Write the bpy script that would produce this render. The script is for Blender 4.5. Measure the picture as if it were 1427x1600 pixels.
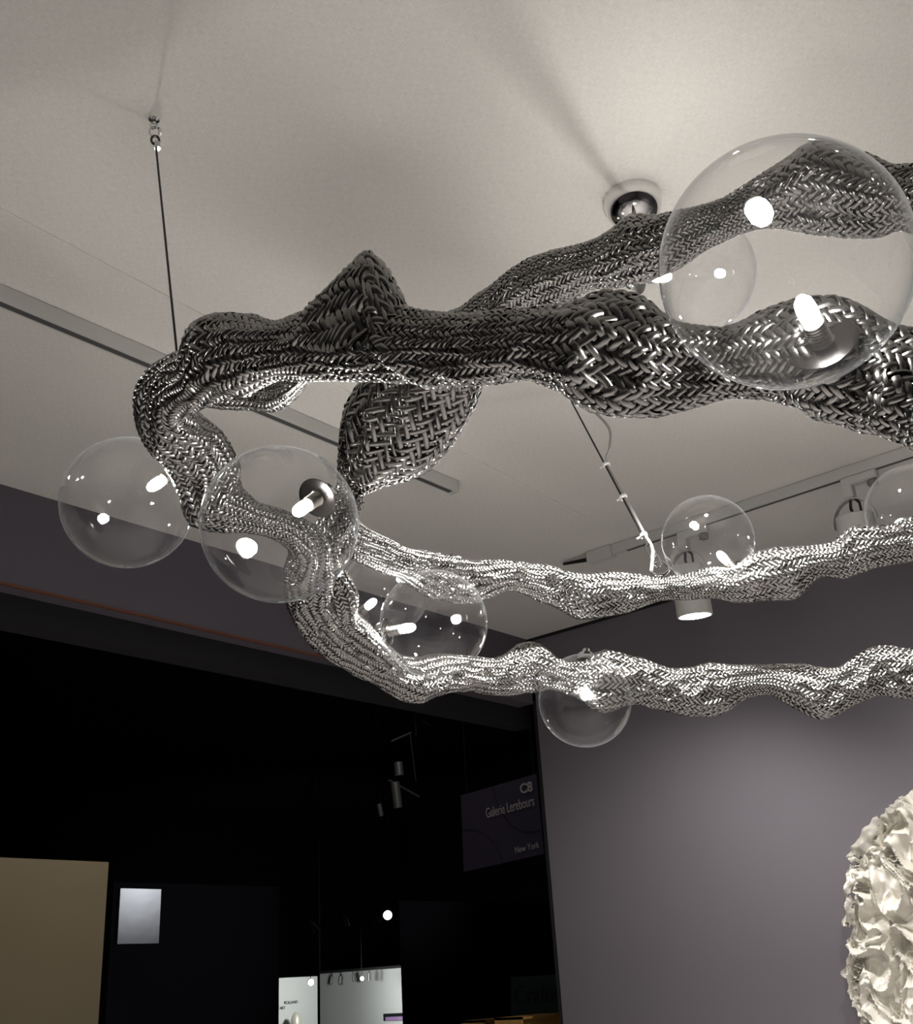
import bpy, bmesh, math, random
import numpy as np
from mathutils import Vector, Matrix, noise
random.seed(7)
scn = bpy.context.scene
for o in list(bpy.data.objects): bpy.data.objects.remove(o)
COL = scn.collection
# ------------------------------------------------------------------ camera
F = 1727.0
CAM = Vector((0, 0, 1.6))
d1 = Vector((1600, -640, -F)).normalized()
up = Vector((-243, 4047, -F)); up -= d1 * up.dot(d1); up.normalize()
d2 = up.cross(d1)
ROT = Matrix((d1, d2, up))
cam = bpy.data.cameras.new('camera'); co = bpy.data.objects.new('camera', cam); COL.objects.link(co)
co.matrix_world = Matrix.Translation(CAM) @ ROT.to_4x4()
cam.sensor_fit = 'HORIZONTAL'; cam.sensor_width = 36.0; cam.lens = 36.0 * F / 1427.0
cam.clip_start = 0.05; cam.clip_end = 200
scn.camera = co
scn.view_settings.view_transform = 'Standard'; scn.view_settings.look = 'None'
scn.view_settings.gamma = 1; scn.view_settings.use_curve_mapping = False
scn.cycles.transparent_max_bounces = 32
scn.view_settings.exposure = 0.8
# ------------------------------------------------------------------ world
w = bpy.data.worlds.new('world'); scn.world = w; w.use_nodes = True
w.node_tree.nodes['Background'].inputs[0].default_value = (0.5, 0.55, 0.65, 1)
w.node_tree.nodes['Background'].inputs[1].default_value = 0.0004

BULB_STRENGTH = 330.0

def spot(name, loc, target, power, size=60, blend=0.6, r=0.03, col=(1, .955, .91)):
    l = bpy.data.lights.new(name, 'SPOT'); l.energy = power; l.spot_size = math.radians(size)
    l.spot_blend = blend; l.shadow_soft_size = r; l.color = col
    o = bpy.data.objects.new(name, l); COL.objects.link(o); o.location = loc
    o.rotation_euler = (Vector(target) - Vector(loc)).to_track_quat('-Z', 'Y').to_euler()
    return o

# added fill spots without fixtures, aimed at the floor for bounce light
spot('spot_light', (0.9, -1.6, 3.2), (2.2, -1.2, 0.0), 600, 100, 1.0, .05)
spot('spot_light', (2.0, 0.9, 3.3), (2.6, 1.3, 0.0), 600, 100, 1.0, .05)
spot('spot_light', (-.6, 2.4, 3.3), (0.9, 2.3, 0.0), 600, 100, 1.0, .05)

# ------------------------------------------------------------------ helpers
def ray(x, y):
    return (ROT @ Vector((x - 713.5, 800 - y, -F))).normalized()
def PD(x, y, d): return CAM + ray(x, y) * d
def onX(x, y, X): r = ray(x, y); return CAM + r * (X / r.x)
def onY(x, y, Y): r = ray(x, y); return CAM + r * (Y / r.y)
def onZ(x, y, Z): r = ray(x, y); return CAM + r * ((Z - CAM.z) / r.z)

def link(name, me, mat=None, parent=None, smooth=False, loc=None):
    o = bpy.data.objects.new(name, me); COL.objects.link(o)
    if mat is not None: me.materials.append(mat)
    if smooth:
        me.polygons.foreach_set('use_smooth', [True] * len(me.polygons))
    if parent is not None:
        o.parent = parent
        o.matrix_parent_inverse = parent.matrix_world.inverted() if False else Matrix.Translation(-parent.location) 
    return o
def tag(o, label=None, cat=None, group=None, kind=None):
    if label: o['label'] = label
    if cat: o['category'] = cat
    if group: o['group'] = group
    if kind: o['kind'] = kind
    return o
def empty(name, loc, **k):
    o = bpy.data.objects.new(name, None); COL.objects.link(o); o.location = loc
    o.empty_display_size = .05
    return tag(o, **k)
class MB:
    def __init__(s): s.bm = bmesh.new()
    def box(s, a, b, bevel=0):
        a, b = Vector(a), Vector(b)
        r = bmesh.ops.create_cube(s.bm, size=1)
        for v in r['verts']:
            v.co = Vector(((v.co.x + .5) * (b.x - a.x) + a.x, (v.co.y + .5) * (b.y - a.y) + a.y, (v.co.z + .5) * (b.z - a.z) + a.z))
        if bevel:
            es = list({e for v in r['verts'] for e in v.link_edges})
            bmesh.ops.bevel(s.bm, geom=es, offset=bevel, segments=2, affect='EDGES')
        return s
    def lathe(s, prof, base, axis, n=32, cap=True):
        axis = Vector(axis).normalized(); base = Vector(base)
        q = axis.to_track_quat('Z', 'Y').to_matrix()
        rings = []
        for (r, z) in prof:
            rings.append([s.bm.verts.new(base + q @ Vector((r * math.cos(2 * math.pi * i / n), r * math.sin(2 * math.pi * i / n), z))) for i in range(n)])
        for a, b in zip(rings, rings[1:]):
            for i in range(n):
                s.bm.faces.new((a[i], a[(i + 1) % n], b[(i + 1) % n], b[i]))
        if cap:
            if prof[0][0] > 0: s.bm.faces.new(list(reversed(rings[0])))
            if prof[-1][0] > 0: s.bm.faces.new(rings[-1])
        return s
    def tube(s, pts, r, n=8, closed=False):
        pts = [Vector(p) for p in pts]; rings = []
        m = len(pts)
        ref = None
        for i, p in enumerate(pts):
            if closed: t = pts[(i + 1) % m] - pts[i - 1]
            else: t = pts[min(i + 1, m - 1)] - pts[max(i - 1, 0)]
            t.normalize()
            if ref is None:
                ref = t.orthogonal().normalized()
            ref = (ref - t * ref.dot(t)).normalized()
            b = t.cross(ref)
            rr = r[i] if isinstance(r, (list, tuple)) else r
            rings.append([s.bm.verts.new(p + (ref * math.cos(2 * math.pi * k / n) + b * math.sin(2 * math.pi * k / n)) * rr) for k in range(n)])
        prs = list(zip(rings, rings[1:]))
        if closed: prs.append((rings[-1], rings[0]))
        for a, b in prs:
            for i in range(n):
                s.bm.faces.new((a[i], a[(i + 1) % n], b[(i + 1) % n], b[i]))
        if not closed:
            s.bm.faces.new(list(reversed(rings[0]))); s.bm.faces.new(rings[-1])
        return s
    def slab(s, quad, off):
        off = Vector(off)
        a = [s.bm.verts.new(p) for p in quad]; b = [s.bm.verts.new(Vector(p) + off) for p in quad]
        n = len(a)
        s.bm.faces.new(a); s.bm.faces.new(list(reversed(b)))
        for i in range(n): s.bm.faces.new((a[i], b[i], b[(i + 1) % n], a[(i + 1) % n]))
        return s
    def build(s, name, mat, parent=None, smooth=False):
        bmesh.ops.remove_doubles(s.bm, verts=s.bm.verts, dist=1e-7)
        bmesh.ops.recalc_face_normals(s.bm, faces=s.bm.faces)
        me = bpy.data.meshes.new(name); s.bm.to_mesh(me); s.bm.free()
        if smooth:
            me.polygons.foreach_set('use_smooth', [True] * len(me.polygons))
            try: me.set_sharp_from_angle(angle=math.radians(40))
            except Exception: pass
        return link(name, me, mat, parent)

# parenting with world-space meshes: child transform = inverse of parent's translation chain
def world_loc(o):
    v = Vector(o.location)
    while o.parent is not None:
        o = o.parent; v += Vector(o.location)
    return v
def link(name, me, mat=None, parent=None):
    """mesh is given in world space; origin moved to its own centre, object placed there"""
    o = bpy.data.objects.new(name, me); COL.objects.link(o)
    if mat is not None: me.materials.append(mat)
    n = len(me.vertices)
    co_ = np.empty(n * 3, dtype=np.float32); me.vertices.foreach_get('co', co_)
    co_ = co_.reshape(-1, 3); c = (co_.min(0) + co_.max(0)) / 2
    me.vertices.foreach_set('co', (co_ - c).ravel()); me.update()
    c = Vector([float(a) for a in c])
    if parent is not None:
        o.parent = parent; o.location = c - world_loc(parent)
    else: o.location = c
    return o

# ------------------------------------------------------------------ materials
def mat(name, col, rough=.6, metal=0, emit=None, estr=0, spec=None, noise_amt=0, noise_scale=5, bump=0, bump_scale=200):
    m = bpy.data.materials.new(name); m.use_nodes = True
    nt = m.node_tree; b = nt.nodes['Principled BSDF']
    b.inputs['Base Color'].default_value = (*col, 1); b.inputs['Roughness'].default_value = rough
    b.inputs['Metallic'].default_value = metal
    if spec is not None: b.inputs['Specular IOR Level'].default_value = spec
    if emit: b.inputs['Emission Color'].default_value = (*emit, 1); b.inputs['Emission Strength'].default_value = estr
    tc = nt.nodes.new('ShaderNodeTexCoord')
    if noise_amt:
        nz = nt.nodes.new('ShaderNodeTexNoise'); nz.inputs['Scale'].default_value = noise_scale; nz.inputs['Detail'].default_value = 5
        nt.links.new(tc.outputs['Object'], nz.inputs['Vector'])
        mx = nt.nodes.new('ShaderNodeMix'); mx.data_type = 'RGBA'
        mx.inputs[6].default_value = (*[c * (1 - noise_amt) for c in col], 1); mx.inputs[7].default_value = (*[min(1, c * (1 + noise_amt)) for c in col], 1)
        nt.links.new(nz.outputs['Fac'], mx.inputs[0]); nt.links.new(mx.outputs[2], b.inputs['Base Color'])
    if bump:
        nz = nt.nodes.new('ShaderNodeTexNoise'); nz.inputs['Scale'].default_value = bump_scale; nz.inputs['Detail'].default_value = 3
        nt.links.new(tc.outputs['Object'], nz.inputs['Vector'])
        bp = nt.nodes.new('ShaderNodeBump'); bp.inputs['Strength'].default_value = bump; bp.inputs['Distance'].default_value = .002
        nt.links.new(nz.outputs['Fac'], bp.inputs['Height']); nt.links.new(bp.outputs[0], b.inputs['Normal'])
    return m

def fabric_mat():
    m = mat('ceiling_linen', (.64, .62, .57), .95, spec=.1)
    nt = m.node_tree; b = nt.nodes['Principled BSDF']; tc = nt.nodes.new('ShaderNodeTexCoord')
    sep = []
    for ax, sc in (('x', (60, 700, 1)), ('y', (700, 60, 1))):
        mp = nt.nodes.new('ShaderNodeMapping'); mp.inputs['Scale'].default_value = sc
        nt.links.new(tc.outputs['Object'], mp.inputs[0])
        nz = nt.nodes.new('ShaderNodeTexNoise'); nz.inputs['Scale'].default_value = 1; nz.inputs['Detail'].default_value = 2
        nt.links.new(mp.outputs[0], nz.inputs['Vector']); sep.append(nz)
    ad = nt.nodes.new('ShaderNodeMath'); ad.operation = 'ADD'
    nt.links.new(sep[0].outputs['Fac'], ad.inputs[0]); nt.links.new(sep[1].outputs['Fac'], ad.inputs[1])
    mr = nt.nodes.new('ShaderNodeMapRange'); mr.inputs['From Min'].default_value = .7; mr.inputs['From Max'].default_value = 1.3
    nt.links.new(ad.outputs[0], mr.inputs['Value'])
    mx = nt.nodes.new('ShaderNodeMix'); mx.data_type = 'RGBA'
    mx.inputs[6].default_value = (.56, .55, .52, 1); mx.inputs[7].default_value = (.70, .69, .655, 1)
    nt.links.new(mr.outputs[0], mx.inputs[0]); nt.links.new(mx.outputs[2], b.inputs['Base Color'])
    bp = nt.nodes.new('ShaderNodeBump'); bp.inputs['Strength'].default_value = .35; bp.inputs['Distance'].default_value = .001
    nt.links.new(ad.outputs[0], bp.inputs['Height'])
    n2 = nt.nodes.new('ShaderNodeTexNoise'); n2.inputs['Scale'].default_value = 1.3; n2.inputs['Detail'].default_value = 2
    nt.links.new(tc.outputs['Object'], n2.inputs['Vector'])
    b2 = nt.nodes.new('ShaderNodeBump'); b2.inputs['Strength'].default_value = .6; b2.inputs['Distance'].default_value = .06
    nt.links.new(n2.outputs['Fac'], b2.inputs['Height']); nt.links.new(bp.outputs[0], b2.inputs['Normal'])
    nt.links.new(b2.outputs[0], b.inputs['Normal'])
    return m

def glass_mat():
    m = bpy.data.materials.new('clear_glass'); m.use_nodes = True; nt = m.node_tree; nt.nodes.clear()
    out = nt.nodes.new('ShaderNodeOutputMaterial'); g = nt.nodes.new('ShaderNodeNewGeometry')
    tc = nt.nodes.new('ShaderNodeTexCoord')
    nz = nt.nodes.new('ShaderNodeTexNoise'); nz.inputs['Scale'].default_value = 9; nz.inputs['Detail'].default_value = 1
    nt.links.new(tc.outputs['Object'], nz.inputs['Vector'])
    bp = nt.nodes.new('ShaderNodeBump'); bp.inputs['Strength'].default_value = .5; bp.inputs['Distance'].default_value = .004
    nt.links.new(nz.outputs['Fac'], bp.inputs['Height'])
    dp = nt.nodes.new('ShaderNodeVectorMath'); dp.operation = 'DOT_PRODUCT'
    nt.links.new(g.outputs['Normal'], dp.inputs[0]); nt.links.new(g.outputs['Incoming'], dp.inputs[1])
    def M(op, a, b=None, c=None):
        n = nt.nodes.new('ShaderNodeMath'); n.operation = op; n.use_clamp = False
        for i, v in enumerate((a, b, c)):
            if v is None: continue
            if isinstance(v, (int, float)): n.inputs[i].default_value = v
            else: nt.links.new(v, n.inputs[i])
        return n.outputs[0]
    cs = M('ABSOLUTE', dp.outputs['Value'])
    om = M('SUBTRACT', 1, cs)
    f = M('MULTIPLY_ADD', M('POWER', om, 5), .97, .03)
    f2 = M('DIVIDE', M('MULTIPLY', f, 2), M('ADD', 1, f))
    tr = nt.nodes.new('ShaderNodeBsdfTransparent')
    mx = nt.nodes.new('ShaderNodeMix'); mx.data_type = 'RGBA'
    mx.inputs[6].default_value = (1, 1, 1, 1); mx.inputs[7].default_value = (.72, .73, .73, 1)
    nt.links.new(M('POWER', om, 6), mx.inputs[0]); nt.links.new(mx.outputs[2], tr.inputs['Color'])
    gl = nt.nodes.new('ShaderNodeBsdfGlossy'); gl.inputs['Roughness'].default_value = .012
    nt.links.new(bp.outputs[0], gl.inputs['Normal'])
    df = nt.nodes.new('ShaderNodeBsdfTranslucent'); df.inputs['Color'].default_value = (.8, .85, .9, 1)
    dd = nt.nodes.new('ShaderNodeBsdfDiffuse'); dd.inputs['Color'].default_value = (.8, .85, .9, 1)
    md = nt.nodes.new('ShaderNodeMixShader'); md.inputs[0].default_value = .5; nt.links.new(dd.outputs[0], md.inputs[1]); nt.links.new(df.outputs[0], md.inputs[2])
    haze = nt.nodes.new('ShaderNodeTexNoise'); haze.inputs['Scale'].default_value = 30; haze.inputs['Detail'].default_value = 6; nt.links.new(tc.outputs['Object'], haze.inputs['Vector'])
    m0 = nt.nodes.new('ShaderNodeMixShader'); nt.links.new(M('MULTIPLY_ADD', M('POWER', om, 9), .25, M('MULTIPLY', M('POWER', haze.outputs['Fac'], 3), .010)), m0.inputs[0])  # faint haze and rim glow mixed in to brighten the globes and their edges
    nt.links.new(tr.outputs[0], m0.inputs[1]); nt.links.new(md.outputs[0], m0.inputs[2])
    ms = nt.nodes.new('ShaderNodeMixShader'); nt.links.new(f2, ms.inputs[0])
    nt.links.new(m0.outputs[0], ms.inputs[1]); nt.links.new(gl.outputs[0], ms.inputs[2])
    nt.links.new(ms.outputs[0], out.inputs[0])
    return m

M_ceiling = fabric_mat()
M_wall = mat('purple_grey_paint', (.150, .139, .157), .75, noise_amt=.04, noise_scale=1.5, bump=.05)
M_header = mat('dark_purple_paint', (.092, .082, .102), .8, noise_amt=.05, noise_scale=2)
M_black = mat('black_paint', (.006, .006, .008), .9)
M_void = mat('unlit_hall_black', (.004, .004, .005), 1)  # near-black colour carries the darkness of the unlit hall
M_floor = mat('grey_carpet', (.20, .19, .185), .95, noise_amt=.2, noise_scale=40, bump=.3)
M_track = mat('white_track_enamel', (.50, .50, .48), .45)
M_slot = mat('track_slot_black', (.07, .07, .07), .6)
M_steel = mat('braided_steel', (.35, .345, .335), .24, 1, noise_amt=.18, noise_scale=60)
M_chrome = mat('chrome', (.72, .72, .72), .08, 1)
M_plate = mat('smoked_plate', (.22, .21, .21), .14, 1)
M_nickel = mat('brushed_nickel', (.55, .53, .50), .25, 1)
M_glass = glass_mat()
M_bulb = mat('bulb_glow', (1, .96, .88), .3, emit=(1, .955, .90), estr=BULB_STRENGTH)
M_cable = mat('black_steel_cable', (.03, .03, .03), .45, .6)
M_cord = mat('grey_power_cord', (.33, .32, .31), .55)
M_tie = mat('white_nylon', (.8, .8, .78), .5)
M_orange = mat('rust_wood_edge', (.13, .045, .022), .7)
M_plaster = mat('white_glazed_plaster', (.80, .775, .70), .38, bump=.1, bump_scale=60)
M_beige = mat('beige_panel_fabric', (.42, .35, .24), .9, noise_amt=.05, noise_scale=2)
M_navy = mat('navy_panel', (.028, .028, .045), .85, noise_amt=.08, noise_scale=3)
M_white = mat('white_booth_wall', (.75, .75, .73), .8)
M_silver = mat('silver_foil', (.5, .5, .5), .28, 1, bump=1, bump_scale=2.2)
M_violet = mat('violet_sign_panel', (.042, .032, .065), .7)
M_violet_dark = mat('violet_sign_line', (.015, .012, .03), .7)
M_letter = mat('pale_lettering', (.45, .43, .44), .7)
M_dark_letter = mat('black_lettering', (.003, .003, .004), .7)
M_teal = mat('dark_teal_panel', (.012, .025, .028), .7)
M_gold = mat('gilded_wood', (.45, .26, .08), .4, .2, noise_amt=.35, noise_scale=30)
M_lens = mat('lit_lens', (1, 1, 1), .4, emit=(1, .97, .93), estr=22)
M_farlens = mat('far_lit_lens', (1, 1, 1), .4, emit=(.92, 1, .97), estr=9)
M_grey = mat('grey_metal', (.25, .25, .24), .5, .5)
M_darkmetal = mat('dark_metal', (.05, .05, .05), .5, .5)
M_lilac = mat('lilac_canvas', (.42, .25, .5), .8, noise_amt=.4, noise_scale=6)

# ------------------------------------------------------------------ setting
H = 3.35
XW = 4.849; YW = 3.562; HB = 2.985
X0, Y0 = -2.6, -3.1
tag(MB().box((X0 - .1, Y0 - .1, H), (XW + .1, YW + .12, H + .06)).build('ceiling', M_ceiling), kind='structure')
tag(MB().box((-8, -8, -.1), (34, 34, 0)).build('floor', M_floor), kind='structure')
tag(MB().box((XW, Y0, 0), (XW + .12, YW - .02, H)).build('wall_right', M_wall), kind='structure')
tag(MB().box((X0, YW, HB), (XW - .002, YW + .1, H)).build('wall_left', M_header), kind='structure')
tag(MB().box((X0 - .1, Y0, 0), (X0, YW + .1, H)).build('wall_back', M_wall), kind='structure')
tag(MB().box((X0, Y0 - .1, 0), (XW + .1, Y0, H)).build('wall_near', M_wall), kind='structure')
tag(MB().box((X0, YW - .004, HB - .008), (XW - .35, YW + .012, HB)).build('trim_1', M_orange), kind='structure')
tag(MB().box((X0, YW + .10, HB - .10), (XW + .1, YW + .22, HB + .02)).build('trim_2', M_black), kind='structure')
# black end post / raw edge of the right wall
tag(MB().box((XW + .004, YW - .02, 0), (XW + .12, YW + .005, HB + .02)).build('trim_3', M_black), kind='structure')
# seam ridge in the ceiling fabric
a = onZ(0, 325, H); b_ = onZ(895, 797, H)
def strip_on_ceiling(name, a, b, wd, th, m):
    d = (b - a).normalized(); n = Vector((-d.y, d.x, 0)) * wd / 2
    q = [a + n, b + n, b - n, a - n]
    return MB().slab(q, (0, 0, -th)).build(name, m)
ex = (b_ - a).normalized()
tag(strip_on_ceiling('trim_4', a - ex * 2, b_ + ex * .1, .009, .004, M_ceiling), kind='structure')
# black strip painting in the shadow gap where the ceiling meets the right wall
tag(MB().box((XW - .012, Y0, H - .014), (XW, YW, H)).build('painted_shadow_gap', M_black), kind='structure')
# hall beyond the opening
tag(MB().box((-8, 28, 0), (34, 28.2, 7)).build('wall_far', M_void), kind='structure')
tag(MB().box((30, -8, 0), (30.2, 28, 7)).build('wall_far_side', M_void), kind='structure')
tag(MB().box((-8, 3.9, 6.9), (34, 28.2, 7)).build('ceiling_hall', M_void), kind='structure')

# ------------------------------------------------------------------ tracks
def track_left():
    y = onZ(355, 596, H - .0).y
    t = empty('lighting_track', (2, y, H), label='long white ceiling track ending in mid ceiling above the braided chandelier', cat='lighting track')
    xe = onZ(710, 752, H).x
    MB().box((X0 + .05, y - .004, H - .048), (xe, y + .036, H - .001), .002).build('track_rail', M_track, t)
    MB().box((X0 + .05, y + .006, H - .049), (xe - .02, y + .026, H - .0482)).build('power_slot', M_slot, t)
    MB().box((xe, y - .005, H - .049), (xe + .006, y + .037, H - .001), .001).build('end_cap', M_track, t)
track_left()
XT = 3.99
yE = onX(924, 868, XT).y
def track_right():
    t = empty('lighting_track', (XT, 0, H), label='white ceiling track along the right wall carrying two spotlights', cat='lighting track')
    MB().box((XT - .035, Y0 + .05, H - .045), (XT, yE - .13, H - .001), .002).build('track_rail', M_track, t)
    MB().box((XT - .024, Y0 + .05, H - .047), (XT - .011, yE - .2, H - .0452)).build('power_slot', M_slot, t)
    MB().box((XT - .045, yE - .13, H - .055), (XT + .006, yE, H - .001), .003).build('feed_box', M_track, t)
    MB().tube([(XT - .02, yE - .005, H - .03), (XT - .02, yE + .06, H - .022), (XT - .02, yE + .14, H - .012)], [.012, .009, .007]).build('feed_cable', M_cable, t)
track_right()

def spotlight(px, py, lens, label, lamp_target, power, bl=.21):
    """px,py adapter position on the track; built hanging under the right track"""
    p = onX(px, py, XT - .018); y = p.y
    t = empty('track_spotlight', (XT - .018, y, H - .045), label=label, cat='spotlight', group='spotlights on the right track')
    x = XT - .018
    z0 = H - .045
    MB().box((x - .018, y - .10, z0 - .035), (x + .018, y + .04, z0 - .001), .004).box((x - .02, y + .0, z0 - .085), (x + .02, y + .04, z0 - .03), .003).build('track_adapter', M_track, t)
    MB().lathe([(.012, 0), (.02, .004), (.02, .02), (.008, .024)], (x, y - .075, z0 - .062), (0, 0, 1), 20).build('locking_knob', M_grey, t)
    yy = y + .02; zc = z0 - .19
    arc = [(x, yy + .082 * math.cos(a), zc + .10 * math.sin(a)) for a in [math.pi * k / 16 for k in range(17)]]
    m = MB()
    for A, B in zip(arc, arc[1:]):
        A, B = Vector(A), Vector(B)
        m.slab([A + Vector((-.014, 0, 0)), B + Vector((-.014, 0, 0)), B + Vector((.014, 0, 0)), A + Vector((.014, 0, 0))], (0, (A.y - yy) * .04, (A.z - zc) * .04 + .001))
    m.build('yoke', M_track, t)
    ax = Vector(lens).normalized()
    base = Vector((x, yy, zc)) - ax * .035
    MB().lathe([(.0, 0), (.066, 0), (.070, .004), (.074, bl), (.072, bl + .004), (.066, bl + .004), (.062, bl - .005), (0, bl - .007)], base, ax, 40, cap=False).build('lamp_body', M_track, t, True)
    MB().lathe([(.062, 0), (.055, .010), (.03, .016), (0, .018)], base + ax * (bl - .006), ax, 32).build('lens', M_lens, t, True)
    MB().tube([(x, yy, z0 - .08), (x + .01, yy + .01, z0 - .12), base + Vector((0, 0, .0))], .006).tube([(x, yy - .01, z0 - .08), (x, yy - .03, z0 - .11), base + Vector((0, -.03, 0))], .005).build('lead_wires', M_cable, t)
    spot('spot_light', base + ax * (bl + .05), lamp_target, power, 140, 1.0, .04, (1, .95, .92))
spotlight(1072, 824, (.10, .04, -1), 'white cylinder spotlight seen through a small glass globe, bright lens below the strand', (XW - .35, 3.0, 0.0), 46)
spotlight(1326, 725, (.12, .06, -1), 'white cylinder spotlight hanging beside the globe at the right edge', (XW - .5, .9, 0.0), 29, .13)

# ------------------------------------------------------------------ chandelier
def crom(pts, n):
    pts = np.array(pts, float); P_ = np.vstack([2 * pts[0] - pts[1], pts, 2 * pts[-1] - pts[-2]])
    out = []
    for i in range(len(pts) - 1):
        p0, p1, p2, p3 = P_[i:i + 4]
        for t in np.linspace(0, 1, n, endpoint=False):
            out.append(.5 * ((2 * p1) + (-p0 + p2) * t + (2 * p0 - 5 * p1 + 4 * p2 - p3) * t * t + (-p0 + 3 * p1 - 3 * p2 + p3) * t ** 3))
    out.append(pts[-1]); return np.array(out)

def braid(name, ctrl, parent, N=30, k=.9, seed=0, lump=.014, label=None, creases=()):
    """ctrl rows: px, py, distance, half width in px [, half depth m]"""
    rows = []
    for c in ctrl:
        p = PD(c[0], c[1], c[2]); a = c[3] * c[2] / F
        b = c[4] if len(c) > 4 and c[4] else .5 * a + .016
        rows.append([p.x, p.y, p.z, a, b, (c[5] if len(c) > 5 else 0) * c[2] / F])
    r = crom(rows, 24); ra = np.array(rows); idx_ = np.linspace(0, len(rows) - 1, len(r)); r[:, 5] = np.interp(idx_, np.arange(len(rows)), ra[:, 5]); r[:, 3] = .6 * np.interp(idx_, np.arange(len(rows)), ra[:, 3]) + .4 * r[:, 3]
    seg = np.r_[0, np.cumsum(np.linalg.norm(np.diff(r[:, :3], axis=0), axis=1))]
    L = seg[-1]; nu = int(L / .004) + 2
    u = np.linspace(0, L, nu)
    R_ = np.stack([np.interp(u, seg, r[:, j]) for j in range(6)], 1)
    c0 = R_[:, :3]; a = np.maximum(R_[:, 3], .012); b = np.maximum(R_[:, 4], .01)
    sg_ = 13; kk_ = np.exp(-.5 * (np.arange(-33, 34) / sg_) ** 2); kk_ /= kk_.sum()
    def smooth(q):
        e0 = 2 * q[0] - q[1:34][::-1]; e1 = 2 * q[-1] - q[-34:-1][::-1]
        return np.convolve(np.r_[e0, q, e1], kk_, 'valid')
    c = np.stack([smooth(c0[:, j]) for j in range(3)], 1)
    t = np.gradient(c, axis=0); c = c0
    ks = 9; ker = np.ones(ks) / ks
    t = np.stack([np.convolve(np.pad(t[:, j], ks // 2, mode='edge'), ker, 'valid') for j in range(3)], 1)
    t /= np.linalg.norm(t, axis=1)[:, None]
    wv = c - np.array(CAM); wv /= np.linalg.norm(wv, axis=1)[:, None]
    n = np.cross(t, wv)
    n /= np.linalg.norm(n, axis=1)[:, None]
    d = np.cross(n, t)
    nv = 120; v = np.linspace(0, 2 * np.pi, nv, endpoint=False)
    cv, sv = np.cos(v), np.sin(v)
    off_ = 0 * a
    ap = np.maximum(a + off_, .008)[:, None]; am = (a + R_[:, 5])[:, None]
    base = c[:, None] + n[:, None] * (np.where(cv[None, :] > 0, ap, am) * cv)[..., None] + d[:, None] * (b[:, None] * sv)[..., None]
    rad = n[:, None] * (cv / a[:, None])[..., None] + d[:, None] * (sv / b[:, None])[..., None]
    rad /= np.linalg.norm(rad, axis=2)[..., None]
    disp = np.zeros((nu, nv)); so = Vector((seed * 17.3, seed * 5.1, seed * 2.7))
    for i in range(nu):
        uu = float(u[i])
        for j in range(nv):
            q = Vector((uu * 7, float(cv[j]) * .7, float(sv[j]) * .7)) + so
            n1 = noise.noise(q)
            n2 = 1 - abs(noise.noise(Vector((uu * 13 + float(v[j]) * 0.0, float(cv[j]) * 1.2, float(sv[j]) * 1.2)) - so)) * 3.2
            disp[i, j] = n1 * 1.0 + max(n2, -.6) * .55
    edge = np.abs(cv)[None, :] ** 2     # keep the drawn silhouette, fold the face more
    amp = lump * (1.0 - .72 * edge) * np.clip(a / .045, .5, 1.5)[:, None]
    disp = disp * amp
    rc = random.Random(seed * 11 + 2); crs = []
    for (px_, py_, v0, slope, wdt, ln, A) in creases:
        kx = min(range(len(ctrl)), key=lambda i_: (ctrl[i_][0] - px_) ** 2 + (ctrl[i_][1] - py_) ** 2)
        crs.append((seg[min(kx * 24, len(seg) - 1)], v0, slope, wdt, ln, A))
    for q_ in range(int(L / .09)):
        crs.append((rc.uniform(0, L), rc.uniform(0, 6.28), rc.uniform(-24, 24), rc.uniform(.2, .4), rc.uniform(.04, .10), rc.choice((1, 1, -1.2)) * rc.uniform(.003, .008) * (lump / .014)))
    for (uc, v0, slope, wdt, ln, A) in crs:
        for i in range(nu):
            s_ = (u[i] - uc)
            dv = (v - v0 - slope * s_ + np.pi) % (2 * np.pi) - np.pi
            if abs(s_) > 3 * ln: continue
            disp[i] += (A * (1.0 - .6 * edge[0])) * np.exp(-(dv / wdt) ** 2) * math.exp(-(s_ / ln) ** 2)
    S = base + rad * disp[..., None]
    # surface derivatives
    Sv = (np.roll(S, -1, 1) - np.roll(S, 1, 1)) / (2 * 2 * np.pi / nv)
    Su = np.gradient(S, u, axis=0)
    Nn = np.cross(Su, Sv); Nn /= np.linalg.norm(Nn, axis=2)[..., None] + 1e-9
    sgn = np.sign((Nn * rad).sum(2).mean()); Nn *= sgn
    circ = np.linalg.norm(Sv, axis=2).mean(1) * 2 * np.pi
    dphi = 2 * np.pi / circ * k
    phi = np.r_[0, np.cumsum((dphi[1:] + dphi[:-1]) / 2 * np.diff(u))]
    steps = int(phi[-1] * N / np.pi * 2.2)
    ph = np.linspace(0, phi[-1], steps); us = np.interp(ph, phi, np.arange(nu))
    i0 = np.clip(us.astype(int), 0, nu - 2); fu = us - i0
    def samp(G, vv):
        jf = (vv / (2 * np.pi) * nv) % nv; j0 = jf.astype(int) % nv; fv = jf - np.floor(jf); j1 = (j0 + 1) % nv
        A_ = lambda ii, jj: G[ii, jj]
        if G.ndim == 3: w = lambda x: x[..., None]
        else: w = lambda x: x
        return (A_(i0, j0) * w((1 - fu) * (1 - fv)) + A_(i0 + 1, j0) * w(fu * (1 - fv)) + A_(i0, j1) * w((1 - fu) * fv) + A_(i0 + 1, j1) * w(fu * fv))
    verts = []; faces = []; off = 0
    rng = np.random.default_rng(seed + 5)
    hgt = .0019
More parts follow.
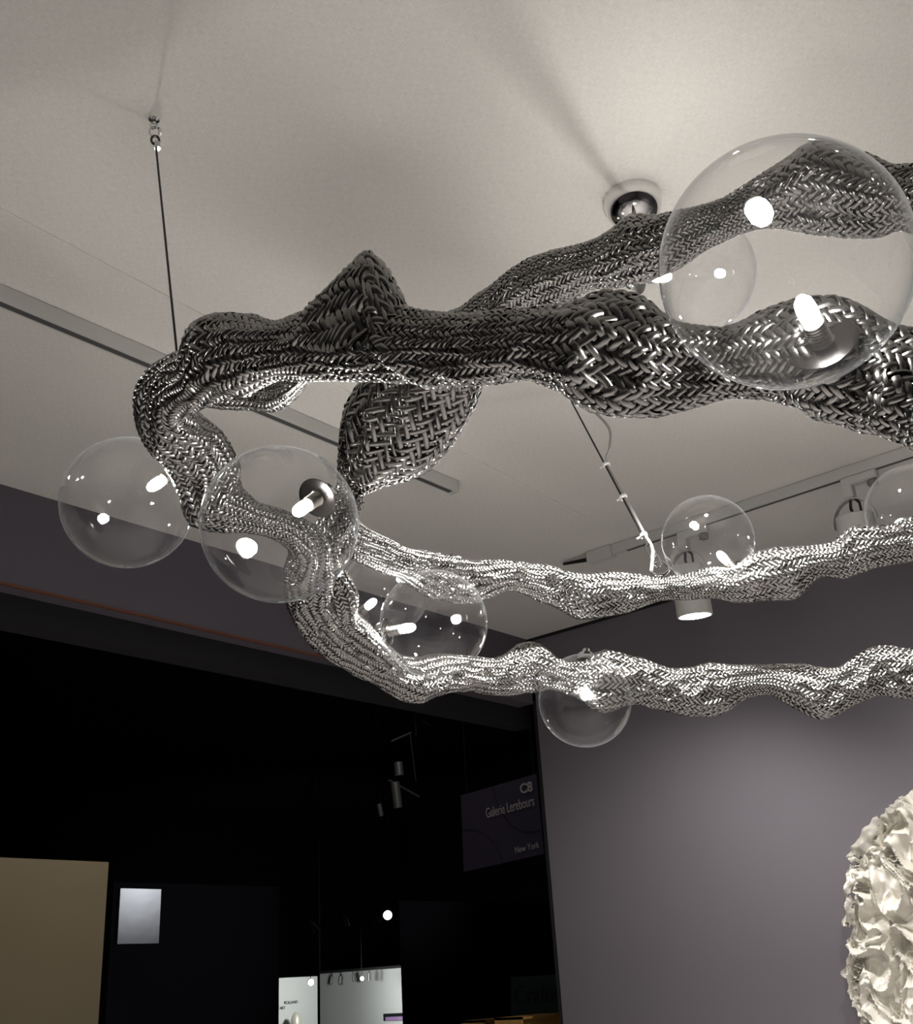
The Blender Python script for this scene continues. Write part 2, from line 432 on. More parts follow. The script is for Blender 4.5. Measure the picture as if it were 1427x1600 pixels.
    for sg in (1, -1):
        for kk in range(N):
            vv = 2 * np.pi * kk / N + sg * ph
            P0 = samp(S, vv); Nr = samp(Nn, vv); Nr /= np.linalg.norm(Nr, axis=1)[:, None]
            V_ = samp(Sv, vv)
            cross = kk + kk + sg * N * ph / np.pi
            wvv = np.cos(np.pi / 2 * cross + np.pi / 4)
            hh = sg * hgt * np.clip(wvv * 1.5, -1, 1)
            T = np.gradient(P0, axis=0); T /= np.linalg.norm(T, axis=1)[:, None] + 1e-12
            W = np.cross(Nr, T)
            W /= np.linalg.norm(W, axis=1)[:, None] + 1e-9
            spc = np.abs((V_ * W).sum(1)) * 2 * np.pi / N
            hw = np.clip(.44 * spc, .0011, .0058)
            jit = rng.normal(0, .00022, steps)
            jit = np.convolve(jit, np.ones(5) / 3, 'same')
            ctr = P0 + Nr * (hh + jit)[:, None] + W * (rng.normal(0, .0004))
            tw = rng.normal(0, .22) + .22 * np.sin(ph * 9 + rng.uniform(0, 6))
            e = W * (hw * np.cos(tw))[:, None] + Nr * (hw * np.sin(tw))[:, None]
            dome = (hw * .62)[:, None] * Nr
            q = np.stack([ctr - e, ctr - e * .5 + dome * .75, ctr + e * .5 + dome * .75, ctr + e], 1)  # steps,4,3
            verts.append(q.reshape(-1, 3))
            idx = off + np.arange(steps - 1)[:, None] * 4 + np.arange(3)[None, :]
            f = np.stack([idx, idx + 1, idx + 5, idx + 4], -1).reshape(-1, 4)
            faces.append(f); off += steps * 4
    V = np.vstack(verts).astype(np.float32); Fc = np.vstack(faces).astype(np.int32)
    me = bpy.data.meshes.new(name)
    me.vertices.add(len(V)); me.vertices.foreach_set('co', V.ravel())
    me.loops.add(Fc.size); me.loops.foreach_set('vertex_index', Fc.ravel())
    me.polygons.add(len(Fc)); me.polygons.foreach_set('loop_start', np.arange(len(Fc), dtype=np.int32) * 4)
    me.update(calc_edges=True)
    me.polygons.foreach_set('use_smooth', np.ones(len(Fc), dtype=bool)); me.update()
    o = link(name, me, M_steel, parent)
    if label: o['label'] = label
    print(name, 'L', round(L, 2), 'verts', len(V), flush=True)
    return o, (u, c)

CH = empty('chandelier', PD(990, 320, 2.87) * 1.0, label='huge braided steel tube chandelier with clear glass globes hung on cables', cat='chandelier')

lower = [  # near strand, right to left, then round the end and back along the far side
    (1800, 800, 1.20, 70), (1560, 690, 1.22, 72), (1427, 606, 1.26, 76), (1370, 590, 1.28, 78), (1293, 556, 1.30, 86), (1215, 553, 1.32, 66), (1130, 569, 1.33, 50),
    (1050, 575, 1.34, 64), (985, 560, 1.35, 88), (930, 546, 1.36, 88), (880, 542, 1.37, 64), (820, 537, 1.39, 51), (745, 544, 1.42, 53),
    (690, 546, 1.45, 54), (648, 541, 1.47, 54), (625, 543, 1.485, 50, 0, 12), (606, 544, 1.50, 47, 0, 62), (594, 545, 1.515, 45, 0, 88), (582, 545, 1.525, 45, 0, 97), (571, 545, 1.54, 45, 0, 96), (556, 546, 1.555, 44, 0, 84), (535, 546, 1.58, 43, 0, 66), (505, 545, 1.60, 44, 0, 34), (485, 544, 1.62, 46, 0, 8),
    (470, 543, 1.64, 49), (430, 549, 1.68, 43), (390, 552, 1.72, 56), (358, 556, 1.76, 62), (338, 565, 1.79, 58), (318, 585, 1.83, 42), (290, 598, 1.89, 44), (260, 622, 1.95, 46),
    (266, 664, 2.02, 46), (302, 700, 2.08, 46), (325, 742, 2.12, 47), (338, 785, 2.14, 46), (390, 808, 2.14, 24), (440, 822, 2.16, 22), (480, 850, 2.20, 28),
    (484, 895, 2.28, 36), (484, 940, 2.36, 33), (508, 985, 2.46, 30), (550, 1020, 2.58, 27), (600, 1045, 2.70, 25), (645, 1063, 2.80, 33),
    (690, 1054, 2.88, 28), (730, 1053, 2.94, 25), (778, 1058, 3.0, 27), (828, 1043, 3.05, 38), (868, 1054, 3.07, 21), (905, 1060, 3.09, 28), (945, 1064, 3.10, 45), (990, 1065, 3.12, 34),
    (1040, 1076, 3.14, 29), (1080, 1081, 3.16, 36), (1120, 1076, 3.17, 36), (1160, 1065, 3.18, 23), (1200, 1061, 3.19, 20), (1245, 1070, 3.2, 29),
    (1282, 1083, 3.2, 35), (1322, 1072, 3.2, 27), (1370, 1050, 3.2, 32), (1427, 1053, 3.2, 35), (1500, 1048, 3.15, 32), (1700, 1040, 3.0, 34)]
upper = [
    (1750, 420, 1.75, 50), (1560, 350, 1.80, 46), (1427, 313, 1.86, 43), (1380, 316, 1.87, 48), (1335, 305, 1.88, 56), (1278, 292, 1.89, 62), (1230, 306, 1.90, 46), (1180, 321, 1.92, 32), (1140, 338, 1.93, 27),
    (1090, 358, 1.95, 30), (1040, 380, 1.97, 40), (1000, 389, 1.99, 48), (955, 408, 2.02, 38), (920, 415, 2.05, 32), (880, 430, 2.08, 37), (838, 446, 2.11, 37),
    (795, 473, 2.14, 36), (750, 512, 2.18, 40), (705, 560, 2.22, 62), (655, 618, 2.26, 82), (610, 680, 2.30, 80), (578, 722, 2.34, 52), (550, 760, 2.37, 20),
    (530, 800, 2.40, 20), (548, 840, 2.46, 26), (590, 862, 2.54, 25), (632, 880, 2.62, 22), (685, 900, 2.74, 34), (740, 908, 2.86, 33), (788, 899, 2.92, 22), (820, 904, 2.96, 21),
    (850, 910, 2.99, 28), (885, 922, 3.02, 29), (912, 932, 3.04, 33), (950, 929, 3.06, 32), (990, 925, 3.08, 26), (1030, 920, 3.1, 17), (1070, 918, 3.1, 18), (1110, 911, 3.1, 22),
    (1150, 914, 3.1, 26), (1190, 899, 3.1, 36), (1230, 894, 3.1, 38), (1270, 878, 3.1, 23), (1310, 875, 3.1, 27), (1345, 857, 3.1, 34), (1390, 851, 3.1, 28), (1427, 842, 3.1, 30), (1520, 818, 3.05, 30), (1720, 780, 2.9, 32)]
bridge = [(552, 778, 2.36, 18), (526, 815, 2.33, 24), (506, 855, 2.31, 24), (516, 895, 2.36, 22), (532, 930, 2.40, 25), (536, 965, 2.46, 20), (560, 992, 2.52, 22), (592, 1018, 2.62, 16), (622, 1045, 2.74, 16)]
fold = [(300, 604, 1.95, 22), (345, 616, 1.93, 20), (395, 618, 1.90, 20), (430, 617, 1.86, 22), (458, 600, 1.80, 14), (480, 580, 1.72, 10)]
braid('braided_tube', lower, CH, seed=1, creases=[
    (622, 533, 4.71, -26, .26, .07, .013), (600, 513, 4.9, -24, .5, .06, -.010), (578, 545, 4.0, -6, .22, .05, .006),
    (930, 546, 4.3, -7, .35, .09, .010), (985, 560, 5.2, 6, .3, .10, -.010), (338, 565, 4.6, 3, .5, .06, .012), (1293, 556, 4.9, -9, .4, .1, .010)])
braid('braided_tube', upper, CH, N=28, seed=2)
braid('braided_tube', bridge, CH, N=20, seed=3, lump=.008)
braid('braided_tube', fold, CH, N=18, seed=4, lump=.006)

GR = .125
def globe(cx, cy, rpx, sx, sy, side, bx, by, plate=.032, ext=0):
    """sphere seen at cx,cy with radius rpx; lamp socket fixed at (sx,sy) on the far (+1) or near (-1) wall"""
    dist = GR * F / rpx
    C_ = PD(cx, cy, dist); 
    r = ray(sx, sy); oc = C_ - CAM; tb = r.dot(oc); h2 = GR * GR - (oc.length_squared - tb * tb)
    if h2 > 0: S_ = CAM + r * (tb + side * math.sqrt(h2))
    else: S_ = CAM + r * tb
    ax = (C_ - S_).normalized(); S_ = C_ - ax * GR
    # sphere with a neck opening at the socket
    prof = []
    a0 = math.asin(.024 / GR)
    for i in range(0, 41):
        th = math.pi - a0 - (math.pi - a0) * i / 40
        prof.append((max(GR * math.sin(th), 0), GR + GR * math.cos(th)))
    m = MB(); m.lathe([(.024, -.004)] + prof[:-1] + [(.0004, 2 * GR)], S_, ax, 72, cap=False)
    g = m.build('glass_globe', M_glass, CH, True)
    MB().lathe([(0, .008), (plate, .008), (plate + .001, .0095), (plate, .011), (.016, .0125), (0, .0125)], S_, ax, 40, cap=False).build('cover_plate', M_plate, g, True)
    pr = [(.014, .0125)]
    for i in range(7): z = .014 + i * .004; pr += [(.0125, z), (.0115, z + .001), (.0115, z + .003), (.0125, z + .0035)]
    pr += [(.010, .043), (0, .043)]
    pr = [(r, z if i == 0 else z + ext) for i, (r, z) in enumerate(pr)]
    MB().lathe(pr, S_, ax, 28, cap=False).build('lamp_socket', M_nickel, g, True)
    MB().lathe([(0, .043), (.008, .043), (.0105, .048), (.011, .06), (.0095, .071), (.005, .078), (0, .080)], S_ + ax * ext, ax, 12, cap=False).build('bulb', M_bulb, g, True)
    MB().lathe([(0, -.03), (.010, -.03), (.012, -.02), (.022, -.014), (.026, .002), (.026, .006), (0, .006)], S_, ax, 32, cap=False).build('neck_collar', M_chrome, g, True)
    return g
globe(200, 785, 99, 283, 731, 1, 238, 752)
globe(437, 819, 122, 500, 775, 1, 472, 785, .034)
globe(678, 974, 84, 600, 988, 1, 635, 985)
globe(1106, 845, 70, 1150, 893, 1, 1130, 865)
globe(1083, 430, 93, 993, 435, 1, 1018, 438)
globe(1227, 414, 183, 1290, 545, 1, 1255, 490, .038)
globe(1428, 797, 67, 1385, 838, 1, 1400, 830)
globe(914, 1094, 71, 916, 1030, 1, 910, 1105, .032, .045)
globe(603, 924, 68, 560, 960, 1, 580, 930)

# ceiling canopy
def dome():
    c = onZ(988, 309, H)
    MB().lathe([(0, 0), (.070, 0), (.071, .003), (.070, .022), (.064, .044), (.050, .062), (.026, .073), (0, .075)], c, (0, 0, -1), 48, cap=False).build('ceiling_canopy', M_chrome, CH, True)
    MB().tube([c + Vector((0, 0, -.05)), PD(985, 360, 2.25)], .006).build('canopy_stem', M_nickel, CH)
dome()

# suspension cables (top hook, link, crimp are sub-parts)
def ringpts(c, u, v, ru, rv, n=24):
    return [c + u * ru * math.cos(2 * math.pi * i / n) + v * rv * math.sin(2 * math.pi * i / n) for i in range(n)]
def cable1():
    hook = onZ(241, 186, H)
    end = PD(277, 556, 1.95)
    q = hook + Vector((0, 0, -.018))
    dirv = (end - q).normalized()
    side = dirv.cross((q - CAM).normalized()).normalized()
    link_c = q + dirv * .026
    loop_c = q + dirv * .062
    crimp = q + dirv * .085
    c = MB().tube([crimp, end], .0022, 8).tube(ringpts(loop_c, dirv, side, .018, .008), .0026, 8, True).build('suspension_cable', M_cable, CH, True)
    MB().lathe([(.012, 0), (.012, .002), (.004, .004), (.004, .012), (0, .013)], hook, (0, 0, -1), 20).tube(ringpts(hook + Vector((0, 0, -.018)), Vector((0, 0, 1)), side, .009, .007), .0018, 8, True).build('ceiling_hook', M_chrome, c, True)
    MB().tube(ringpts(link_c, dirv, (side * .9 + Vector((0, 0, .1))).normalized(), .022, .011), .002, 8, True).tube([link_c + side * .011 - dirv * .012, link_c + side * .011 + dirv * .010], .0042, 8).build('quick_link', M_chrome, c, True)
    MB().tube([crimp - dirv * .012 + side * .003, crimp + dirv * .012 + side * .003], .0065, 10).build('crimp_sleeve', M_nickel, c, True)
cable1()
def cable2():
    top = onZ(884, 610, H); end = PD(1034, 893, 3.09)
    dirv = (end - top).normalized(); side = dirv.cross((end - CAM).normalized()).normalized()
    L = (end - top).length
    e2 = end - dirv * .10
    c = MB().tube([top + dirv * .01, e2], .0028, 8).tube(ringpts(e2 + dirv * .02, dirv, side, .028, .010), .0022, 8, True).build('suspension_cable', M_cable, CH, True)
    MB().lathe([(.012, 0), (.012, .004), (.007, .02), (0, .022)], top, (0, 0, -1), 16).build('ceiling_hook', M_chrome, c, True)
    MB().tube(ringpts(end - dirv * .045, dirv, side, .026, .011), .0035, 8, True).tube(ringpts(end - dirv * .01, dirv, (side + dirv * .2).normalized(), .022, .024), .0045, 8, True).build('shackle', M_chrome, c, True)
    pts = []
    for (x, y, off) in ((915, 632, None), (936, 650, None), (953, 672, None), (953, 700, None), (948, 722, None)):
        pts.append(PD(x, y, 3.50 - (y - 632) * .0022))
    def near(px, py, o=.007):
        # closest point on the cable for the image position, offset sideways
        r = ray(px, py); w0 = top - CAM; a_ = dirv.dot(dirv); b = dirv.dot(r); c_ = r.dot(r); d_ = dirv.dot(w0); e_ = r.dot(w0)
        s = (b * e_ - c_ * d_) / (a_ * c_ - b * b); return top + dirv * s + side * o
    sgn = .007 if (near(972, 778, .05) - CAM).dot(ROT.inverted() @ Vector((0, 0, 0)) + Vector(d1) * 0 + (ROT @ Vector((1, 0, 0)))) > (near(972, 778, -.05) - CAM).dot(ROT @ Vector((1, 0, 0))) else -.007
    pts[-1] = near(948, 724, sgn)
    for (x, y) in ((972, 778), (990, 808), (1003, 838), (1012, 862)): pts.append(near(x, y, sgn))
    pts.append(PD(1018, 892, 3.08))
    pp = crom([list(p) for p in pts], 8)
    MB().tube([Vector(p) for p in pp], .0045, 8).build('power_cord', M_cord, CH, True)
    for (x, y) in ((948, 726), (972, 778), (1003, 838)):
        p = near(x, y, sgn * .5)
        MB().tube([p - dirv * .004, p + dirv * .004], .0115, 10).tube([p, p - side * .022 * (1 if sgn > 0 else -1)], .003, 6).build('cable_tie', M_tie, CH, True)
cable2()

# ------------------------------------------------------------------ relief artwork on the right wall
def artwork():
    t = empty('wall_relief', (XW, 1.5, 1.5), label='white ruffled plaster relief mounted on the purple-grey wall', cat='wall sculpture')
    edge = [(1427, 1238), (1409, 1254), (1385, 1284), (1360, 1318), (1341, 1344), (1338, 1390), (1335, 1450), (1331, 1480), (1327, 1510), (1330, 1545), (1341, 1575), (1352, 1600)]
    E_ = [onX(x, y, XW) for x, y in edge]
    yc, zc = 1.45, 1.66
    left = [(p.y - yc, p.z - zc) for p in E_]
    th = [math.atan2(z, y) for y, z in left]; rr = [math.hypot(y, z) for y, z in left]
    # close the outline with a mirrored far side and base
    allp = sorted([(a, r) for a, r in zip(th, rr)] + [(math.pi - a if a > 0 else -math.pi - a, r * .98) for a, r in zip(th, rr) if abs(a) < 1.3 or a < 0] + [(-1.2, .62), (-1.57, .66), (-1.95, .62)])
    A = np.array([p[0] for p in allp]); Rr = np.array([p[1] for p in allp])
    def rad(a):
        a = (a + math.pi) % (2 * math.pi) - math.pi
        return float(np.interp(a, A, Rr, period=2 * math.pi))
    nr, na = 150, 640
    bm = bmesh.new(); rings = []
    for i in range(nr + 1):
        ring = []
        f = i / nr
        for j in range(na):
            a = 2 * math.pi * j / na
            R0 = rad(a) * (1 + .014 * noise.noise(Vector((math.cos(a) * 9, math.sin(a) * 9, 3))) + .012 * noise.noise(Vector((math.cos(a) * 30, math.sin(a) * 30, 3))))
            y = R0 * f * math.cos(a); z = R0 * f * math.sin(a)
            q = Vector((y * 11, z * 6.5, 0))
            wq = Vector((noise.noise(q * .8), noise.noise(q * .8 + Vector((5, 5, 5))), 0)) * 1.3
            n1 = abs(noise.noise(q + wq)); n2 = abs(noise.noise((q + wq) * 2.1 + Vector((9, 1, 4)))); n3 = abs(noise.noise((q + wq * .5) * 4.6))
            hgt_ = .125 - .17 * min((n1 * 1.9) ** .75, .7) - .085 * min((n2 * 1.6) ** .8, .6) - .035 * (n3 ** .8)
            prof = min(1, ((1 - f) / .06)) ** .5 if f > .94 else 1
            x = XW - .012 - max((.045 + hgt_ * .62) * prof, 0.0)
            # ripple sideways for overhanging folds
            y += .02 * noise.noise(q * 1.7 + Vector((3, 3, 3))) * (1 if f < .98 else .3); z += .012 * noise.noise(q * 1.7 + Vector((7, 3, 1)))
            ring.append(bm.verts.new((x, yc + y, zc + z)))
        rings.append(ring)
    for r0, r1 in zip(rings, rings[1:]):
        for j in range(na):
            bm.faces.new((r0[j], r0[(j + 1) % na], r1[(j + 1) % na], r1[j]))
    back = [bm.verts.new((XW - .002, v.co.y, v.co.z)) for v in rings[-1]]
    for j in range(na): bm.faces.new((rings[-1][j], rings[-1][(j + 1) % na], back[(j + 1) % na], back[j]))
    m = MB(); m.bm.free(); m.bm = bm
    m.build('relief_body', M_plaster, t, True)
    # curled sheets and rosettes of plaster along the rim
    rnd = random.Random(3)
    def sheet(p0, p1, wd, curl, seed):
        mb = MB(); n = 40; k = 10; rows = []
        d = (p1 - p0); L = d.length; dn = d.normalized(); xo = Vector((-1, 0, 0)); sd = dn.cross(xo).normalized()
        for i in range(n + 1):
            s = i / n; row = []
            for j in range(k + 1):
                w_ = j / k - .5
                ww = wd * (1 + .5 * noise.noise(Vector((s * 4, seed, 1))))
                p = p0 + d * s + sd * w_ * ww + xo * (.085 + .03 * math.sin(s * math.pi) - curl * (w_ * 2) ** 2 * .03 + .022 * noise.noise(Vector((s * 6, w_ * 2, seed))))
                p += sd * .012 * noise.noise(Vector((s * 7, seed, 5)))
                row.append(mb.bm.verts.new(p))
            rows.append(row)
        for a_, b in zip(rows, rows[1:]):
            for j in range(k): mb.bm.faces.new((a_[j], a_[j + 1], b[j + 1], b[j]))
        bmesh.ops.solidify(mb.bm, geom=mb.bm.faces[:], thickness=.007)
        return mb
    segs = [((1427, 1252), (1392, 1286), .05), ((1388, 1282), (1343, 1348), .055), ((1344, 1352), (1337, 1448), .035)]
    for i, (a, b, wd) in enumerate(segs):
        sheet(onX(*a, XW), onX(*b, XW), wd, .6, i * 3.3).build('plaster_fold', M_plaster, t, True)
    ros = [(1392, 1332, .05), (1338, 1472, .03), (1338, 1520, .05), (1345, 1508, .035), (1350, 1552, .045), (1362, 1585, .05), (1345, 1495, .03), (1412, 1585, .05)]
    for (px, py, R0) in ros:
        c = onX(px, py, XW - .068); mb = MB()
        for q in range(3):
            r0 = R0 * (.30 + .32 * q); n = 44; rows = []
            ph = rnd.uniform(0, 6)
            for i in range(n):
                a = 2 * math.pi * i / n
                rj = r0 * (1 + .22 * math.sin(a * (3 + q) + ph))
                rows.append([Vector((.004, rj * .75 * math.cos(a), rj * .75 * math.sin(a))), Vector((-.010 + .003 * q, rj * math.cos(a), rj * math.sin(a))), Vector((-.016 + .005 * q, rj * 1.12 * math.cos(a), rj * 1.12 * math.sin(a)))])
            vs = [[mb.bm.verts.new(c + p) for p in r] for r in rows]
            for i in range(n):
                A_, B_ = vs[i], vs[(i + 1) % n]
                for j in range(2): mb.bm.faces.new((A_[j], B_[j], B_[j + 1], A_[j + 1]))
        bmesh.ops.solidify(mb.bm, geom=mb.bm.faces[:], thickness=-.003)
        mb.build('plaster_rosette', M_plaster, t)
artwork()

# ------------------------------------------------------------------ far side of the opening
def slabY(name, x0, y0, x1, y1, Y, mat_, label, cat, th=.08, bottom=0, group=None):
    a = onY(x0, y0, Y); b = onY(x1, y1, Y); z = (a.z + b.z) / 2
    o = MB().box((a.x, Y, bottom), (b.x, Y + th, z)).build(name, mat_)
    return tag(o, label=label, cat=cat, group=group), a, b
slabY('partition_wall', -500, 1318, 170, 1347, 8, M_beige, 'beige fabric-covered partition in the hall at lower left', 'partition')
slabY('partition_wall', 178, 1378, 437, 1386, 10, M_navy, 'dark navy partition with a silver poster, between beige partition and lit booth', 'partition')
slabY('partition_wall', 630, 1395, 1100, 1425, 10, M_navy, 'dark navy partition right of the lit white booth', 'partition')
a_ = onY(400, 1529, 20); c_ = onY(496, 1526, 20)
LW = empty('partition_wall', (a_.x, 20, 0), label='white lit booth wall with small black lettering', cat='partition')
MB().box((a_.x, 20, 0), (c_.x, 20.08, (a_.z + c_.z) / 2)).build('wall_panel', M_white, LW)
# second white wall, faces the other way
def white2():
    X = 20.0; a = onX(500, 1523, X); b = onX(624, 1510, X)
    tag(MB().box((X, b.y - .3, 0), (X + .1, a.y, (a.z + b.z) / 2)).build('partition_wall', M_white), label='white lit booth wall with a lilac framed picture, right of the lettered one', cat='partition')
    # framed picture
    p = onX(599, 1584, X - .03); q = onX(640, 1584, X - .03)
    t = empty('framed_picture', (X - .03, p.y, 1.2), label='black framed lilac picture on the distant white wall', cat='picture')
    MB().box((X - .03, q.y, .9), (X - .002, p.y, p.z)).build('picture_frame', M_black, t)
    MB().box((X - .035, q.y, .9), (X - .0301, p.y - .07, p.z - .07)).build('canvas', M_lilac, t)
white2()
def wall_text(body, origin, xdir, updir, size, mat_, name, parent=None, xs=1.0, off=.004, th=.002, align='LEFT', bold=0):
    cu = bpy.data.curves.new(name, 'FONT'); cu.body = body; cu.size = size; cu.extrude = th; cu.align_x = align; cu.offset = bold
    ob = bpy.data.objects.new('tmp_text', cu); COL.objects.link(ob)
    dg = bpy.context.evaluated_depsgraph_get(); me = bpy.data.meshes.new_from_object(ob.evaluated_get(dg))
    bpy.data.objects.remove(ob)
    X_ = Vector(xdir).normalized(); Z_ = X_.cross(Vector(updir)).normalized(); Y_ = Z_.cross(X_)
    for v in me.vertices:
        v.co = Vector(origin) + X_ * v.co.x * xs + Y_ * v.co.y + Z_ * (v.co.z + off)
    me.materials.clear()
    return link(name, me, mat_, parent)
# lettering on the white wall
for wd_, (lx, ly) in (('EL', (428, 1570)), ('ROLLAND', (444, 1569)), ('Y', (426, 1578)), ('ART', (437, 1577.5))):
    wall_text(wd_, onY(lx, ly, 19.99), (1, 0, 0), (0, 0, 1), .085, M_dark_letter, 'wall_lettering', LW)
# oval sculpture in the booth
p = onY(463, 1600, 19.5)
tag(MB().lathe([(0, 0), (.10, .05), (.12, .2), (.10, .34), (.05, .42), (0, .44)], (p.x, 19.5, p.z - .2), (0, 0, 1), 24, cap=False).build('oval_sculpture', mat('pale_bronze', (.7, .66, .55), .3, .3), smooth=True), label='pale pointed oval sculpture below the wall lettering', cat='sculpture')
tag(MB().lathe([(0.15, 0), (.15, p.z - .2 - .001)], (p.x, 19.5, 0), (0, 0, 1), 24).build('pedestal', M_white), label='white round pedestal under the pale oval sculpture', cat='pedestal')
# silver poster on the navy partition
def poster():
    a = onY(188, 1388, 9.98); b = onY(252, 1386, 9.98); c = onY(250, 1474, 9.98)
    tag(MB().box((a.x, 9.975, c.z), (b.x, 9.998, a.z), .002).build('wall_poster', M_silver), label='shiny silver panel hung on the dark navy partition', cat='poster')
poster()
# sign of the neighbouring stand
def sign():
    XS = XW + .75
    q = [onX(720, 1243, XS), onX(838, 1209, XS), onX(850, 1334, XS), onX(725, 1362, XS)]
    y1 = (q[0].y + q[3].y) / 2; y0 = (q[1].y + q[2].y) / 2; zt = (q[0].z + q[1].z) / 2; zb = (q[2].z + q[3].z) / 2
    t = empty('hanging_sign', (XS, (y0 + y1) / 2, zt), label='violet booth sign with pale lettering reading C8 Galerie Lerebours New York', cat='sign')
    MB().slab([q[3], q[0], q[1], q[2]], (.02, 0, 0)).build('sign_panel', M_violet, t)
    xd = (q[1] - q[0]).normalized(); ud = Vector((0, 0, 1))
    def put(s, px, py, size, xs, align='LEFT', bold=0):
        o = wall_text(s, onX(px, py, XS - .003), xd, ud, size, M_letter, 'sign_lettering', t, xs, .0, .0015, align, bold)
        if bold: pass
        return o
    W = (q[1] - q[0]).length
    put('C8', 833, 1235, .082, 1.0, 'RIGHT', .0022)
    put('Galerie Lerebours', 836, 1258, .088, .60, 'RIGHT')
    put('New York', 843, 1324, .052, .85, 'RIGHT')
    # curved pattern lines
    for pts in ([(771, 1229), (776, 1252), (787, 1274), (805, 1293), (825, 1299), (846, 1297)], [(724, 1297), (740, 1296), (757, 1302), (775, 1320), (786, 1348)]):
        pp = crom([list(onX(x, y, XS - .001)) for x, y in pts], 8)
        MB().tube([Vector(p) for p in pp], .003, 6).build('pattern_line', M_violet_dark, t)
    # suspension rods up to the hall grid
    for yy in (y0 - .02 + .05, y1 - .05):
        MB().tube([(XS + .01, yy, zt - .02), (XS + .01, yy, 6.9)], .003, 6).build('hanging_rod', M_black, t)
sign()
def teal():
    XS = XW + 1.2
    q = [onX(798, 1527, XS), onX(882, 1522, XS), onX(892, 1640, XS), onX(800, 1640, XS)]
    t = empty('booth_banner', (XS, q[0].y, .9), label='dark teal banner with black lettering just left of the wall edge', cat='banner')
    MB().slab([q[3], q[0], q[1], q[2]], (.02, 0, 0)).build('banner_panel', M_teal, t)
    wall_text('Craftic', onX(804, 1568, XS - .003), (q[1] - q[0]), (0, 0, 1), .15, M_dark_letter, 'banner_lettering', t, .9, 0, .001)
teal()
# gilded boxes at the bottom edge
def gold(x0, x1, y, Y, label):
    a = onY(x0, y, Y); b = onY(x1, y, Y); zt = a.z
    t = empty('gilded_box', ((a.x + b.x) / 2, Y, zt - .3), label=label, cat='box', group='gilded boxes at the wall end')
    m = MB(); th = .012
    m.box((a.x, Y, zt - .3), (a.x + th, Y + .18, zt)); m.box((b.x - th, Y, zt - .3), (b.x, Y + .18, zt))
    m.box((a.x, Y, zt - th), (b.x, Y + .18, zt)); m.box((a.x, Y, zt - .3), (b.x, Y + .18, zt - .3 + th))
    m.build('box_frame', M_gold, t)
    MB().box((a.x + th, Y + .03, zt - .3 + th), (b.x - th, Y + .18, zt - th)).build('box_panel', M_gold, t)
    tag(MB().box((a.x - .05, Y - .03, 0), (b.x + .05, Y + .22, zt - .3)).build('plinth', M_black), label='black plinth under the ' + label, cat='plinth')
gold(815, 884, 1589, YW + .30, 'larger gilded box beside the wall edge')
gold(757, 803, 1594, YW + .95, 'smaller gilded box further left of the wall edge')
# far lamps
def far_lamp(px, py, Y, r, label, lit=True, aim=(-.5, -.8, -.5), ang=None, lampname='stage_spotlight'):
    p = onY(px, py, Y); ax = Vector(aim).normalized()
    t = empty(lampname, p, label=label, cat='spotlight', group='spotlights in the dark hall')
    MB().lathe([(0, -r * 3), (r * .7, -r * 3), (r * 1.1, -r * 2), (r * 1.15, .0), (r * 1.0, .0), (r * 1.0, -r * .2), (0, -r * .25)], p, ax, 28, cap=False).build('lamp_housing', M_darkmetal, t, True)
    if lit: MB().lathe([(r * .98, 0), (r * .6, r * .12), (0, r * .16)], p - ax * r * .15, ax, 24).build('lens', M_farlens, t, True)
    top = p - ax * r * 1.6
    MB().tube([top, (top.x, top.y, 6.9)], r * .12, 6).build('drop_rod', M_black, t)
far_lamp(606, 1430, 14, .075, 'brightest round spotlight shining in the dark hall above the white booth', aim=(-.62, -.76, -.1))
far_lamp(486, 1535, 18, .06, 'lit spotlight at the top of the lettered white wall', aim=(-.6, -.76, -.1))
far_lamp(566, 1529, 18, .04, 'small lit spotlight at the top of the picture wall', aim=(-.6, -.76, -.1))
far_lamp(497, 1452, 14, .06, 'unlit spotlight at the left of the hall lamps', False, (.6, -.3, -.7))
far_lamp(541, 1449, 14, .06, 'unlit spotlight in the middle of the hall lamps', False, (.1, -.3, -.9))
far_lamp(614, 1402, 14, .06, 'unlit spotlight above the brightest hall lamp', False, (-.5, -.3, -.8))
far_lamp(592, 1441, 15, .06, 'unlit spotlight just below left of the brightest hall lamp', False, (.2, -.3, -.9))
ya, yb = onX(640, 1516, 19.2), onX(500, 1519, 19.2); ZB = ya.z + .06
BR = empty('lighting_bar', (19.2, (ya.y + yb.y) / 2, 6.9), label='black lighting bar above the row of small spotlights', cat='lighting bar')
MB().tube([(19.2, ya.y, ZB + .03), (19.2, yb.y, ZB + .03)], .03, 8).build('bar', M_void, BR)
for yy_ in (ya.y, yb.y): MB().tube([(19.2, yy_, ZB), (19.2, yy_, 6.9)], .015, 6).build('drop_rod', M_void, BR)
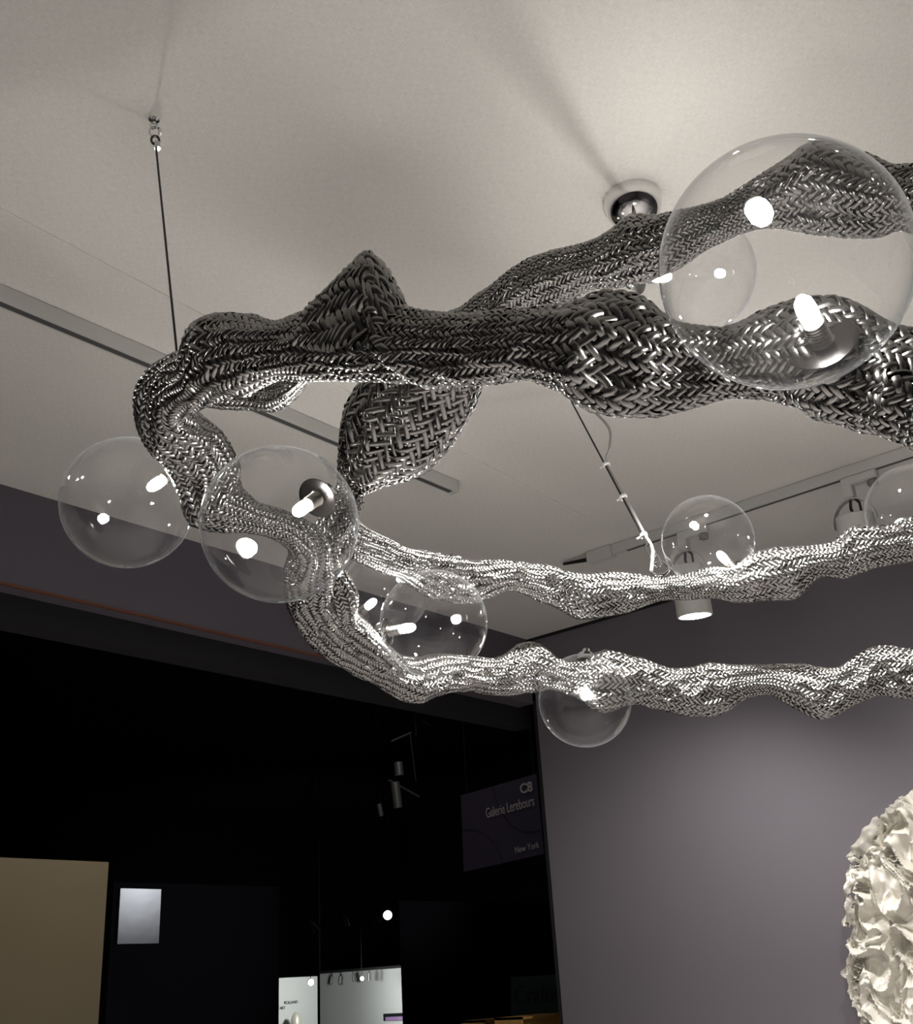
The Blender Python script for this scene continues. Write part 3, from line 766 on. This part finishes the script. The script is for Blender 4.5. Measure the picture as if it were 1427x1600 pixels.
for (x, y, tl) in ((519, 1525, .3), (532, 1525, .1), (552, 1522, -.2), (577, 1520, .1)):
    p = onX(x, y, 19.2)
    t = empty('stage_spotlight', p, label='one of four small dark spotlights in a row before the picture wall', cat='spotlight', group='row of small spotlights before the picture wall')
    MB().lathe([(0, 0), (.035, 0), (.04, .16), (0, .16)], p, (0, tl, -1), 14, cap=False).build('lamp_housing', M_grey, t)
    MB().tube([p, (p.x, p.y, ZB - .005)], .012, 6).build('drop_rod', M_void, t)
# lit fixtures high in the dark hall
def rig():
    Y = 9.0
    p = onY(618, 1240, Y)
    t = empty('truss_fixture', p, label='dim rig of grey lamp housings high in the dark hall', cat='rigging')
    def tb(pts, r, m=M_grey, nm='rig_bar'):
        MB().tube([onY(x, y, Y) for x, y in pts], r, 10).build(nm, m, t, True)
    tb([(622, 1191), (624, 1211)], .055, nm='lamp_can'); tb([(617, 1222), (622, 1262)], .055, nm='lamp_can')
    tb([(592, 1256), (596, 1275)], .03, nm='lamp_can')
    tb([(608, 1219), (655, 1245)], .012); tb([(612, 1158), (642, 1145)], .012); tb([(660, 1126), (673, 1132)], .01); tb([(641, 1148), (650, 1220)], .008, M_darkmetal)
    tq = onY(650, 1150, Y); MB().tube([tq, (tq.x, tq.y, 6.9)], .01, 8).build('rig_bar', M_darkmetal, t)
    tb([(672, 1132), (700, 1110)], .01, M_darkmetal); tb([(650, 1148), (650, 1100)], .01, M_darkmetal)
rig()
spot('spot_light', (7.4, 6.0, 5.0), tuple(onY(618, 1230, 9.0)), 40, 30, .6, .05)
# spots lighting the hall panels, some added with no fixture
spot('spot_light', (5.5, 5.4, 4.6), (4.2, 8.0, 1.9), 62, 70, 1, .1, (1, .93, .8))
spot('spot_light', (9.3, 6.1, 3.15), (6.7, 10, 2.3), 16, 60, 1, .1, (.9, .93, 1))  # added spot, hidden behind the right wall, for the silver poster's highlight
spot('spot_light', (16.5, 17.5, 1.8), (18.3, 20.0, 1.5), 130, 110, 1, .1, (.95, 1, .98))  # added fill for the white wall, low so the heads' shadows miss it
spot('spot_light', (17.5, 18.5, 1.8), (20.0, 18.0, 1.5), 100, 110, 1, .1, (.95, 1, .98))  # second added low fill, for the picture wall
spot('spot_light', (5.0, 4.9, 4.6), (5.6, 4.2, 2.3), 14, 60, 1, .1)
